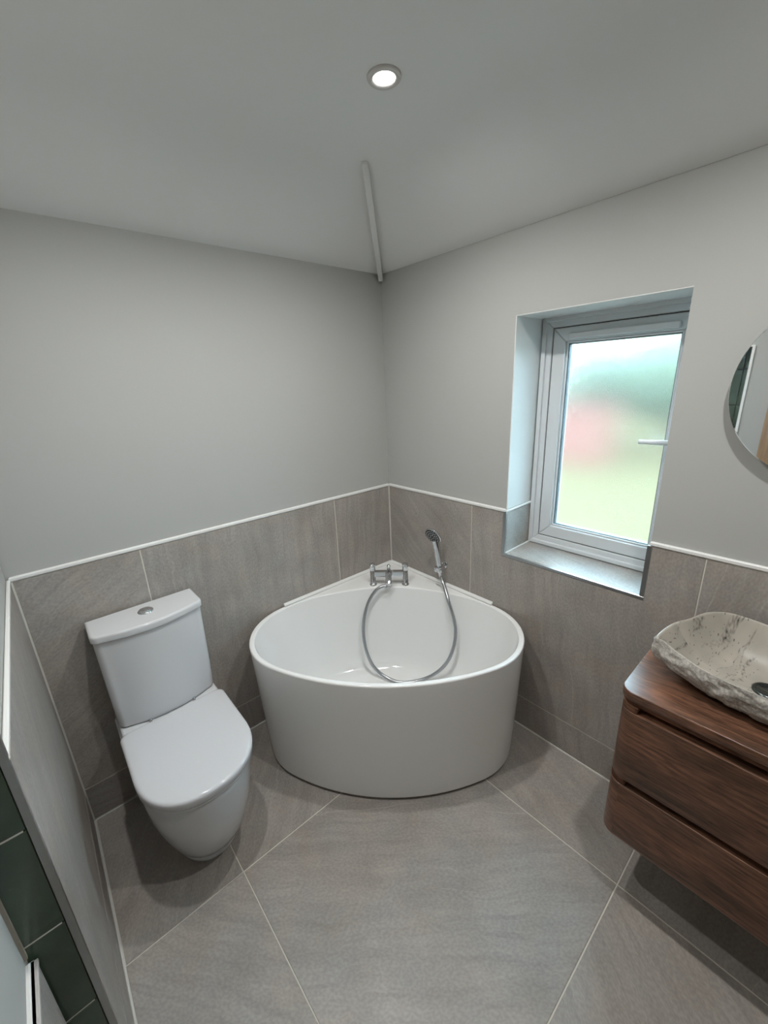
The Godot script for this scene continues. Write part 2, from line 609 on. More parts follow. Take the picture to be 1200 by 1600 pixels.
	ge.box(Vector3(-1.62, 1.12, 0.8595), Vector3(0.058, 2.24, 0.009))
	commit("grout", ge, M.grout, west)
	var joints := [0.0, 0.187, 0.418, 0.65, 0.878, 1.108, 1.338, 1.568, 1.798, 2.028, 2.24]
	for k in joints.size() - 1:
		s = Soup.new()
		s.slab(rect(-1.648, -1.5855, joints[k], joints[k + 1], 0.0016), 0.0, 0.008, 0.0, 0.0012, 1, Transform3D(Basis(Vector3(1, 0, 0), Vector3(0, 0, 1), Vector3(0, 1, 0)), Vector3(0, 0, RETURN_Z - 0.008)), -1)
		commit("green_tile", s, M.green, west)
	s = Soup.new()
	s.box(Vector3(-1.6455, 1.43, RETURN_Z + 0.003), Vector3(0.005, 1.6, 0.006), 0.0015)
	commit("silicone_bead", s, plain(Color8(150, 142, 128), 0.5), west)
	# green tiles at the back of the niche, white frame round it
	var zz := [nz[0], 1.02, 1.145, nz[1]]
	var yy := [ny[0], 1.345, 1.54, ny[1]]
	for i in 3:
		for k in 3:
			s = Soup.new()
			s.slab(rect(zz[i], zz[i + 1], yy[k], yy[k + 1], 0.0014), 0.0, 0.01, 0.0, 0.0012, 1, Transform3D(Basis(Vector3(0, 0, 1), Vector3(1, 0, 0), Vector3(0, 1, 0)), Vector3(wx - 0.1, 0, 0)), -1)
			commit("green_tile", s, M.green, west)
	s = Soup.new()
	for e in [[nz[0] - 0.008, nz[0], ny[0], ny[1]], [nz[1], nz[1] + 0.012, ny[0] - 0.012, ny[1] + 0.008], [nz[0] - 0.008, nz[1], ny[0] - 0.012, ny[0]], [nz[0] - 0.008, nz[1], ny[1], ny[1] + 0.008]]:
		s.box(Vector3(wx + 0.003, (e[2] + e[3]) / 2, (e[0] + e[1]) / 2), Vector3(0.008, e[3] - e[2], e[1] - e[0]), 0.001)
	commit("niche_trim", s, M.trim_white, west)
	# low tiled boxing in front of the painted wall
	s = Soup.new()
	s.box(Vector3(-1.6435, 0.309, 1.0), Vector3(0.011, 0.618, 0.264))
	commit("boxing", s, M.plaster, west)
	tile(rect(0.872, 1.13, 0.002, 0.608), Transform3D(Basis(Vector3(0, 0, 1), Vector3(1, 0, 0), Vector3(0, 1, 0)), Vector3(-1.638, 0, 0)), west, 1.5, 0.004)
	s = Soup.new()
	s.box(Vector3(-1.6405, 0.6135, 1.0), Vector3(0.0155, 0.009, 0.262), 0.001)
	commit("metal_edge", s, M.bezel, west)
	s = Soup.new()
	s.box(Vector3(-1.646, 0.621, 1.0), Vector3(0.008, 0.007, 0.255), 0.002)
	commit("silicone_bead", s, M.trim_white, west)

	s = Soup.new()
	s.box(Vector3(-1.2, 1.26, SOUTH + 0.1), Vector3(2.6, 2.6, 0.2))
	structure(commit("wall_south", s, M.plaster), "plain white painted wall opposite the toilet")

	# door with its frame
	var d := holder("door_1", "oak door with a plain oak frame")
	s = Soup.new()
	s.box(Vector3(wx + 0.006, 0.99, 1.705), Vector3(0.012, 1.97, 0.70), 0.002)
	commit("panel", s, M.oak, d)
	for z in [1.325, 2.085]:
		s = Soup.new()
		s.box(Vector3(wx + 0.009, 1.02, z), Vector3(0.018, 2.04, 0.06), 0.004)
		commit("frame", s, M.oak, d)
	s = Soup.new()
	s.box(Vector3(wx + 0.009, 2.01, 1.705), Vector3(0.018, 0.06, 0.70), 0.004)
	commit("frame", s, M.oak, d)
	s = Soup.new()
	s.tube(PackedVector3Array([Vector3(wx + 0.012, 1.0, 1.99), Vector3(wx + 0.045, 1.0, 1.99), Vector3(wx + 0.05, 1.0, 1.985), Vector3(wx + 0.05, 1.0, 1.88)]), func(_k): return 0.008, 12)
	commit("handle", s, M.chrome, d)


func ceiling_height(x: float, z: float) -> float:
	var d := minf(maxf(-x, 0.0), maxf(z, 0.0))
	var a := EAVES + (FLAT - EAVES) / RUN * d
	# gently eased where the slope meets the flat
	var k := 0.035
	var h := clampf(0.5 + 0.5 * (FLAT - a) / k, 0.0, 1.0)
	return lerpf(FLAT, a, h) - k * h * (1.0 - h)


func build_ceiling() -> void:
	var s := Soup.new()
	var n := 70
	var step := 0.035
	var top := 2.5
	for i in n:
		for j in n:
			var x0 := -step * i if i > 0 else 0.03
			var x1 := -step * (i + 1)
			var z0 := step * j if j > 0 else -0.03
			var z1 := step * (j + 1)
			var a := Vector3(x0, ceiling_height(x0, z0), z0)
			var b := Vector3(x1, ceiling_height(x1, z0), z0)
			var c := Vector3(x1, ceiling_height(x1, z1), z1)
			var d := Vector3(x0, ceiling_height(x0, z1), z1)
			s.tri(a, b, c, 0 if j < i else 1)
			s.tri(a, c, d, 0 if j < i or i == j and false else 1)
	var e := step * n
	for i in n:
		var q := step * i if i > 0 else -0.03
		var r := step * (i + 1)
		for w in [[Vector2(-q, -0.03), Vector2(-r, -0.03)], [Vector2(-r, e), Vector2(-q, e)], [Vector2(0.03, r), Vector2(0.03, q)], [Vector2(-e, q), Vector2(-e, r)]]:
			var u: Vector2 = w[0]
			var v: Vector2 = w[1]
			s.quad(Vector3(u.x, ceiling_height(u.x, u.y), u.y), Vector3(u.x, top, u.y), Vector3(v.x, top, v.y), Vector3(v.x, ceiling_height(v.x, v.y), v.y), -1)
	s.quad(Vector3(0.03, top, -0.03), Vector3(0.03, top, e), Vector3(-e, top, e), Vector3(-e, top, -0.03), -1)
	s.outward(0)
	structure(commit("ceiling", s, M.ceiling_paint), "white ceiling sloping down to the walls")
	# thin boxed-in strip along the hip above the corner
	var lo := Vector3(0.0, EAVES - 0.014, 0.0)
	var hi := Vector3(-RUN - 0.01, FLAT + 0.004, RUN + 0.01)
	var along := hi - lo
	s = Soup.new()
	var t := frame(lo + along * 0.5, along, Vector3(1, 0, 1))
	s.slab(rounded(Vector2(-0.0105, -0.022), Vector2(0.0105, 0.022), [0.003, 0.003, 0.003, 0.003], 2), -along.length() / 2 + 0.012, along.length() / 2, 0.0015, 0.0015, 1, t)
	structure(commit("trim_1", s, M.ceiling_paint), "thin white strip running up the ceiling hip from the corner")


func bar(s: Soup, x0: float, x1: float, y0: float, y1: float, z0: float, z1: float, b := 0.002) -> void:
	s.box(Vector3((x0 + x1) / 2, (y0 + y1) / 2, (z0 + z1) / 2), Vector3(x1 - x0, y1 - y0, z1 - z0), b)


func frame_ring(s: Soup, x0: float, x1: float, y0: float, y1: float, z0: float, z1: float, w: float, b := 0.002) -> void:
	# four mitred bars
	var outer := [Vector2(z0, y0), Vector2(z1, y0), Vector2(z1, y1), Vector2(z0, y1)]
	var inner := [Vector2(z0 + w, y0 + w), Vector2(z1 - w, y0 + w), Vector2(z1 - w, y1 - w), Vector2(z0 + w, y1 - w)]
	for k in 4:
		var j := (k + 1) % 4
		var t := Transform3D(Basis(Vector3(0, 0, 1), Vector3(-1, 0, 0), Vector3(0, 1, 0)), Vector3(x1, 0, 0))
		s.slab(PackedVector2Array([outer[k], outer[j], inner[j], inner[k]]), 0.0, x1 - x0, 0.0, b, 2, t, -1)


func build_window() -> void:
	var w := holder("window_1", "white framed window with obscure patterned glass")
	var z0 := 0.735
	var z1 := 1.305
	var y0 := 0.832
	var y1 := 1.767
	var s := Soup.new()
	frame_ring(s, 0.198, 0.262, y0, y1, z0, z1, 0.040, 0.003)
	frame_ring(s, 0.188, 0.262, y0, y1, z0, z1, 0.018, 0.003)
	commit("frame", s, M.upvc, w)
	s = Soup.new()
	frame_ring(s, 0.205, 0.262, y0 + 0.0405, y1 - 0.0405, z0 + 0.0405, z1 - 0.0405, 0.006, 0.0)
	commit("gasket", s, M.gasket, w)
	s = Soup.new()
	frame_ring(s, 0.200, 0.262, y0 + 0.043, y1 - 0.043, z0 + 0.043, z1 - 0.043, 0.050, 0.004)
	commit("sash", s, M.upvc, w)
	s = Soup.new()
	frame_ring(s, 0.208, 0.240, y0 + 0.093, y1 - 0.093, z0 + 0.093, z1 - 0.093, 0.008, 0.003)
	commit("glazing_bead", s, M.upvc, w)
	s = Soup.new()
	frame_ring(s, 0.214, 0.238, y0 + 0.1005, y1 - 0.1005, z0 + 0.1005, z1 - 0.1005, 0.003, 0.0)
	commit("gasket", s, M.gasket, w)
	s = Soup.new()
	bar(s, 0.221, 0.227, y0 + 0.095, y1 - 0.095, z0 + 0.095, z1 - 0.095, 0.0)
	commit("pane", s, M.glass, w)
	s = Soup.new()
	var t := Transform3D(Basis(Vector3(0, 0, 1), Vector3(-1, 0, 0), Vector3(0, 1, 0)), Vector3(0.2, 0, 0))
	s.slab(rounded(Vector2(0.842, 1.679), Vector2(1.202, 1.701), [0.008, 0.008, 0.008, 0.008], 4), 0.0, 0.016, 0.0, 0.004, 2, t)
	commit("trickle_vent", s, M.upvc, w)
	s = Soup.new()
	bar(s, 0.188, 0.2005, 1.300, 1.345, 1.222, 1.252, 0.004)
	commit("handle_base", s, M.upvc, w)
	s = Soup.new()
	s.tube(open_curve(PackedVector3Array([Vector3(0.19, 1.322, 1.238), Vector3(0.165, 1.322, 1.238), Vector3(0.156, 1.322, 1.228), Vector3(0.154, 1.321, 1.20), Vector3(0.153, 1.320, 1.142)]), 24), func(k): return lerpf(0.0095, 0.0075, k / 24.0), 12)
	commit("handle", s, M.upvc, w)


# ------------------------------------------------------------------ lights
func downlight(at: Vector3, label: String) -> void:
	var o := thing("ceiling_downlight", label, "downlight", at, "recessed ceiling downlights")
	commit("bezel", ring_soup(PackedVector2Array([Vector2(0.0265, 0.001), Vector2(0.0265, -0.003), Vector2(0.028, -0.0052), Vector2(0.031, -0.0062), Vector2(0.036, -0.006), Vector2(0.0395, -0.0035), Vector2(0.0405, 0.001)]), 48), M.bezel, o)
	var s := Soup.new()
	s.lathe(PackedVector2Array([Vector2(0.0262, 0.001), Vector2(0.0262, -0.0012), Vector2(0.02, -0.0026), Vector2(0.01, -0.0034), Vector2(0.002, -0.0036)]), 40, Transform3D())
	commit("lens", s, M.lens, o)
	var l := SpotLight3D.new()
	l.name = "beam"
	l.position = Vector3(0, -0.012, 0)
	l.rotation.x = -PI / 2
	l.spot_angle = 88.0
	l.spot_angle_attenuation = 0.9
	l.spot_range = 8.0
	l.spot_attenuation = 2.0
	l.light_size = 0.026
	l.light_color = LAMP_COLOR
	l.light_energy = LAMP_ENERGY
	l.shadow_enabled = true
	o.add_child(l)


func ring_soup(profile: PackedVector2Array, n: int) -> Soup:
	var s := Soup.new()
	var k := profile.size()
	for i in n:
		var a := TAU * i / n
		var b := TAU * (i + 1) / n
		for q in k:
			var u := profile[q]
			var v := profile[(q + 1) % k]
			s.quad(Vector3(u.x * cos(a), u.y, u.x * sin(a)), Vector3(u.x * cos(b), u.y, u.x * sin(b)), Vector3(v.x * cos(b), v.y, v.x * sin(b)), Vector3(v.x * cos(a), v.y, v.x * sin(a)), 0)
	s.outward(0)
	return s


# ------------------------------------------------------------------ bath
const RIM := 0.56

# (u, v): u away from the corner along its bisector, v across (towards the window wall positive)
static func uvp(u: float, v: float, y: float) -> Vector3:
	return Vector3((v - u) / sqrt(2.0), y, (u + v) / sqrt(2.0))


static func bath_outline(scale_in: float) -> PackedVector2Array:
	# walls along |v| = u, a wide arc in front, rounded where they meet
	var out := PackedVector2Array()
	var c := 0.085                      # centre of the arc on the bisector
	var big := 0.942 - scale_in
	var r := 0.27
	var gap := 0.004 + scale_in * 0.1
	# fillet centre: r + gap from the wall v = u, and big - r from the arc's centre
	# on the line v = u - (r + gap) * sqrt(2)
	var k := (r + gap) * sqrt(2.0)
	# (u - c)^2 + (u - k)^2 = (big - r)^2
	var bb := -(c + k)
	var cc := (c * c + k * k - (big - r) * (big - r)) / 2.0
	var u := (-bb + sqrt(bb * bb - 4.0 * cc)) / 2.0
	var fc := Vector2(u, u - k)
	var touch := (fc - Vector2(c, 0)).angle()
	out.append(Vector2(gap * sqrt(2.0), 0.0))
	for i in 17:                        # from the wall round to the arc, angles from 135 degrees down
		var a := lerpf(PI * 0.75, touch, i / 16.0)
		out.append(fc + Vector2(cos(a), sin(a)) * r)
	for i in range(1, 24):
		var a := lerpf(touch, -touch, i / 24.0)
		out.append(Vector2(c + big * cos(a), big * sin(a)))
	for i in 17:
		var a := lerpf(-touch, -PI * 0.75, i / 16.0)
		out.append(Vector2(fc.x + cos(a) * r, -fc.y + sin(a) * r))
	return out


static func hit(poly: PackedVector2Array, from: Vector2, dir: Vector2) -> float:
	var best := 0.0
	for i in poly.size():
		var q = Geometry2D.segment_intersects_segment(from, from + dir * 3.0, poly[i], poly[(i + 1) % poly.size()])
		if q != null:
			best = maxf(best, from.distance_to(q))
	return best


func build_bath() -> void:
	var o := thing("corner_bath", "white freestanding style corner bath with curved front", "bath")
	var n := 192
	var mid := Vector2(0.63, 0.0)
	var top := bath_outline(0.0)
	var low := bath_outline(0.025)
	var r_top := PackedFloat32Array()
	var r_low := PackedFloat32Array()
	var r_in := PackedFloat32Array()
	for i in n:
		var a := TAU * i / n
		var d := Vector2(cos(a), sin(a))
		var rt := hit(top, mid, d)
		r_top.append(rt)
		r_low.append(hit(low, mid, d))
		# back half of the opening is an arch of its own, the front follows the rim
		var front := rt - 0.021
		var e := 1.65
		var back := 1.0 / pow(pow(absf(d.x) / 0.322, e) + pow(absf(d.y) / 0.56, e), 1.0 / e)
		r_in.append(minf(front, back) if d.x < 0.0 else front)
	# ease the joint of the two curves
	for pass_ in 6:
		var c := r_in.duplicate()
		for i in n:
			var a := TAU * i / n
			if absf(cos(a)) < 0.75:
				r_in[i] = minf(r_top[i] - 0.019, (c[(i + n - 1) % n] + c[i] + c[(i + 1) % n]) / 3.0)
	var ring := func(r: Callable, y: float) -> PackedVector3Array:
		var row := PackedVector3Array()
		for i in n:
			var a := TAU * i / n
			var q := mid + Vector2(cos(a), sin(a)) * (r.call(i) as float)
			row.append(uvp(q.x, q.y, y))
		return row
	var rings: Array = []
	rings.append(ring.call(func(i): return r_low[i] - 0.0015, 0.014))
	rings.append(ring.call(func(i): return r_low[i], 0.0155))
	rings.append(ring.call(func(i): return r_low[i] + 0.0002, 0.02))
	for k in range(1, 9):
		var f := k / 9.0
		rings.append(ring.call(func(i): return lerpf(r_low[i], r_top[i], pow(f, 0.9)), lerpf(0.0155, RIM - 0.006, f)))
	rings.append(ring.call(func(i): return r_top[i], RIM - 0.009))
	rings.append(ring.call(func(i): return r_top[i], RIM - 0.006))
	rings.append(ring.call(func(i): return r_top[i] - 0.0008, RIM - 0.003))
	rings.append(ring.call(func(i): return r_top[i] - 0.003, RIM - 0.0008))
	rings.append(ring.call(func(i): return r_top[i] - 0.006, RIM))
	rings.append(ring.call(func(i): return lerpf(r_top[i] - 0.006, r_in[i] + 0.006, 0.08), RIM))
	rings.append(ring.call(func(i): return lerpf(r_top[i] - 0.006, r_in[i] + 0.006, 0.92), RIM))
	rings.append(ring.call(func(i): return r_in[i] + 0.006, RIM))
	rings.append(ring.call(func(i): return r_in[i] + 0.0025, RIM - 0.001))
	rings.append(ring.call(func(i): return r_in[i], RIM - 0.0045))
	rings.append(ring.call(func(i): return r_in[i] - 0.0003, RIM - 0.0075))
	rings.append(ring.call(func(i): return r_in[i] - 0.0012, RIM - 0.016))
	# inside: steep walls running out into a soft floor
	var prof := [[0.985, 0.52], [0.955, 0.44], [0.92, 0.35], [0.885, 0.27], [0.845, 0.205], [0.79, 0.160], [0.71, 0.135], [0.60, 0.125], [0.42, 0.121], [0.2, 0.119], [0.03, 0.118]]
	for q in prof:
		rings.append(ring.call(func(i): return r_in[i] * (q[0] as float), q[1]))
	var s := Soup.new()
	s.loft(rings, 0, true, true, true)
	commit("tub", s, M.acrylic, o)
	s = Soup.new()
	var base := PackedVector2Array()
	for v in Soup.inset(low, 0.045):
		var q := uvp(v.x, v.y, 0.0)
		base.append(Vector2(q.x, q.z))
	s.slab(base, 0.0, 0.0142, 0.0, 0.0, 1)
	commit("plinth", s, M.plinth, o)
	# white bead where the deck meets the tiles
	for side in 2:
		s = Soup.new()
		var poly := PackedVector2Array([Vector2(0, 0), Vector2(0.014, 0), Vector2(0.0125, 0.006), Vector2(0.008, 0.0115), Vector2(0.002, 0.0135), Vector2(0, 0.0135)])
		if side == 0:
			s.slab(poly, 0.0, 0.685, 0, 0, 1, Transform3D(Basis(Vector3(0, 0, 1), Vector3(-1, 0, 0), Vector3(0, 1, 0)), Vector3(-0.012, RIM, 0.0005)), 0)
		else:
			s.slab(poly, 0.0, 0.685, 0, 0, 1, Transform3D(Basis(Vector3(-1, 0, 0), Vector3(0, 0, 1), Vector3(0, 1, 0)), Vector3(-0.0005, RIM, 0.004)), 0)
		commit("sealing_strip", s, M.trim_white, o)
	s = Soup.new()
	s.lathe(PackedVector2Array([Vector2(0.034, 0.0), Vector2(0.034, 0.003), Vector2(0.028, 0.006), Vector2(0.004, 0.0075)]), 32, Transform3D(Basis(), uvp(0.72, 0.0, 0.119)))
	commit("waste", s, M.chrome, o)


func build_tap() -> void:
	var cu := 0.284
	var o := thing("bath_tap", "chrome deck mounted bath filler tap with two lever caps", "tap", uvp(cu, 0, RIM))
	var vdir := Vector3(1, 0, 1).normalized()
	var udir := Vector3(-1, 0, 1).normalized()
	for k in [-1.0, 1.0]:
		var p: Vector3 = vdir * 0.083 * k
		var s := Soup.new()
		s.lathe(PackedVector2Array([Vector2(0.0185, 0.0), Vector2(0.0185, 0.004), Vector2(0.0165, 0.0055), Vector2(0.0135, 0.006), Vector2(0.0135, 0.080), Vector2(0.0130, 0.081)]), 32, Transform3D(Basis(), p))
		commit("pillar", s, M.chrome, o)
		s = Soup.new()
		s.lathe(PackedVector2Array([Vector2(0.0128, 0.0815), Vector2(0.0146, 0.083), Vector2(0.0156, 0.114), Vector2(0.0146, 0.118), Vector2(0.004, 0.119)]), 32, Transform3D(Basis(), p))
		commit("handle", s, M.chrome, o)
	var s := Soup.new()
	var t := frame(Vector3(0, 0.063, 0), vdir, Vector3.UP)
	s.slab(rounded(Vector2(-0.015, -0.013), Vector2(0.015, 0.013), [0.003, 0.003, 0.003, 0.003], 3), -0.073, 0.073, 0.0, 0.0, 1, t)
	commit("bridge", s, M.chrome, o)
	# flat spout leaning forward and down
	s = Soup.new()
	var rings: Array = []
	for k in 9:
		var f := k / 8.0
		var c := udir * lerpf(-0.004, 0.072, f) + Vector3.UP * (0.068 + 0.004 * sin(f * PI) - 0.030 * f * f)
		var hw := lerpf(0.0165, 0.0155, f)
		var hh := lerpf(0.0105, 0.0085, f)
		var d := (udir * 0.08 + Vector3.UP * (-0.05 * f)).normalized()
		var up := vdir.cross(d).normalized()
		if up.y < 0:
			up = -up
		var row := PackedVector3Array()
		for q in rounded(Vector2(-hw, -hh), Vector2(hw, hh), [0.004, 0.004, 0.004, 0.004], 3):
			row.append(c + vdir * q.x + up * q.y)
		rings.append(row)
	s.loft(rings)
	commit("spout", s, M.chrome, o)
	s = Soup.new()
	s.lathe(PackedVector2Array([Vector2(0.004, 0.070), Vector2(0.004, 0.084), Vector2(0.0085, 0.085), Vector2(0.0088, 0.108), Vector2(0.007, 0.111), Vector2(0.001, 0.112)]), 20, Transform3D(Basis(), udir * 0.002))
	commit("diverter_knob", s, M.chrome, o)
	s = Soup.new()
	s.tube(PackedVector3Array([udir * 0.056 + Vector3.UP * 0.040, udir * 0.057 + Vector3.UP * 0.024, udir * 0.057 - vdir * 0.002 + Vector3.UP * 0.013]), func(_k): return 0.0085, 16)
	commit("hose_outlet", s, M.chrome, o)


func build_hand_shower() -> void:
	# wall bracket on the window wall
	var w := thing("handset_holder", "small chrome bracket on the tiles holding the shower handset", "bracket", Vector3(0, 0.668, 0.402))
	var s := Soup.new()
	s.lathe(PackedVector2Array([Vector2(0.019, 0.0), Vector2(0.019, 0.006), Vector2(0.017, 0.008), Vector2(0.003, 0.009)]), 28, frame(Vector3(-0.0002, 0.004, 0), Vector3(-1, 0, 0), Vector3.UP))
	commit("wall_plate", s, M.chrome, w)
	s = Soup.new()
	s.tube(PackedVector3Array([Vector3(-0.007, 0.002, 0), Vector3(-0.024, 0.002, 0.004), Vector3(-0.036, 0.002, 0.006)]), func(_k): return 0.010, 18)
	commit("arm", s, M.chrome, w)
	var axis := Vector3(-0.07, 0.99, -0.10).normalized()
	s = Soup.new()
	s.slab(rounded(Vector2(-0.021, -0.023), Vector2(0.021, 0.023), [0.012, 0.012, 0.012, 0.012], 5), -0.013, 0.012, 0.003, 0.003, 2, frame(Vector3(-0.052, 0.0, 0.009), axis, Vector3(1, 0, 0)))
	commit("cradle", s, M.chrome, w)

	var o := thing("hand_shower", "chrome shower handset with a round nozzle head and metal hose looping into the bath", "shower handset", Vector3(-0.052, 0.668, 0.411))
	var foot := Vector3(0.001, -0.020, 0.002)
	var path := open_curve(PackedVector3Array([foot, Vector3(0, 0.005, 0), Vector3(-0.004, 0.069, -0.006), Vector3(-0.008, 0.118, -0.011), Vector3(-0.013, 0.150, -0.016)]), 24)
	s = Soup.new()
	s.tube(path, func(k): return 0.0108 + 0.0062 * sin(clampf(k / 24.0, 0, 1) * PI * 0.62), 20)
	commit("handle", s, M.chrome, o)
	var face := Vector3(-0.91, -0.41, 0.06).normalized()
	var hc := Vector3(-0.020, 0.172, -0.022)
	var ht := frame(hc, face, Vector3.UP)
	s = Soup.new()
	s.lathe(PackedVector2Array([Vector2(0.004, -0.022), Vector2(0.018, -0.020), Vector2(0.034, -0.014), Vector2(0.0455, -0.004), Vector2(0.047, 0.001), Vector2(0.0455, 0.005), Vector2(0.042, 0.006)]), 40, ht)
	commit("head", s, M.chrome, o)
	s = Soup.new()
	s.lathe(PackedVector2Array([Vector2(0.0415, 0.0045), Vector2(0.041, 0.0072), Vector2(0.018, 0.0082), Vector2(0.002, 0.0084)]), 36, ht)
	var plate := commit("spray_plate", s, M.spray, o)
	s = Soup.new()
	s.lathe(PackedVector2Array([Vector2(0.0022, 0.0), Vector2(0.0018, 0.0024), Vector2(0.0006, 0.0027)]), 8, Transform3D())
	var first: MeshInstance3D = null
	for row in [[6, 0.011], [12, 0.022], [18, 0.0335]]:
		for i in row[0]:
			var a: float = TAU * (i + 0.5 * float(row[0] % 4) / 4.0) / row[0]
			var r: float = row[1]
			var here: Vector3 = ht * Vector3(r * cos(a), 0.0078, r * sin(a))
			if first == null:
				first = commit("nozzle", s, M.nozzle, plate)
				first.transform = Transform3D(ht.basis, here)
			else:
				var d: MeshInstance3D = first.duplicate()
				plate.add_child(d, true)
				d.transform = Transform3D(ht.basis, here)
	s = Soup.new()
	s.tube(PackedVector3Array([foot + axis * 0.003, foot - axis * 0.012, foot - axis * 0.026]), func(k): return [0.0085, 0.008, 0.0072][k], 16)
	commit("hose_nut", s, M.chrome, o)
	var org := o.position
	var pts := PackedVector3Array()
	for q in HOSE:
		pts.append(q - org)
	var hp := open_curve(pts, 260)
	s = Soup.new()
	s.tube(hp, func(k): return 0.0080 + (0.0006 if k % 2 == 0 else 0.0), 12)
	commit("hose", s, M.hose, o)


var HOSE := [
	Vector3(-0.0505, 0.625, 0.4155), Vector3(-0.055, 0.600, 0.437), Vector3(-0.075, 0.571, 0.473), Vector3(-0.090, 0.535, 0.502), Vector3(-0.094, 0.490, 0.526), Vector3(-0.092, 0.440, 0.541),
	Vector3(-0.101, 0.395, 0.555), Vector3(-0.121, 0.330, 0.561), Vector3(-0.150, 0.250, 0.546), Vector3(-0.187, 0.178, 0.502), Vector3(-0.246, 0.138, 0.448), Vector3(-0.318, 0.131, 0.386),
	Vector3(-0.356, 0.146, 0.310), Vector3(-0.383, 0.195, 0.259), Vector3(-0.396, 0.270, 0.230), Vector3(-0.384, 0.350, 0.197), Vector3(-0.364, 0.430, 0.185), Vector3(-0.328, 0.505, 0.183), Vector3(-0.290, 0.560, 0.199), Vector3(-0.258, 0.578, 0.218), Vector3(-0.243, 0.576, 0.237)]


# ------------------------------------------------------------------ toilet
static func d_shape(cx: float, hw: float, back: float, front: float, straight: float, n: int, y: float, rb := 0.03) -> PackedVector3Array:
	# back edge with rounded corners, straight sides up to STRAIGHT, then a full curve to FRONT
	var poly := PackedVector2Array()
	for i in 7:
		var a := PI + PI / 2 * i / 6.0
		poly.append(Vector2(-hw + rb + rb * cos(a), back + rb + rb * sin(a)))
	for i in 7:
		var a := PI * 1.5 + PI / 2 * i / 6.0
		poly.append(Vector2(hw - rb + rb * cos(a), back + rb + rb * sin(a)))
	for i in 41:
		var a := PI * i / 40.0
		var c := cos(a)
		var e := 2.25
		poly.append(Vector2(hw * signf(c) * pow(absf(c), 2.0 / e), straight + (front - straight) * pow(sin(a), 2.0 / e)))
	var out := PackedVector3Array()
	for v in poly:
		out.append(Vector3(cx + v.x, y, v.y))
	return out


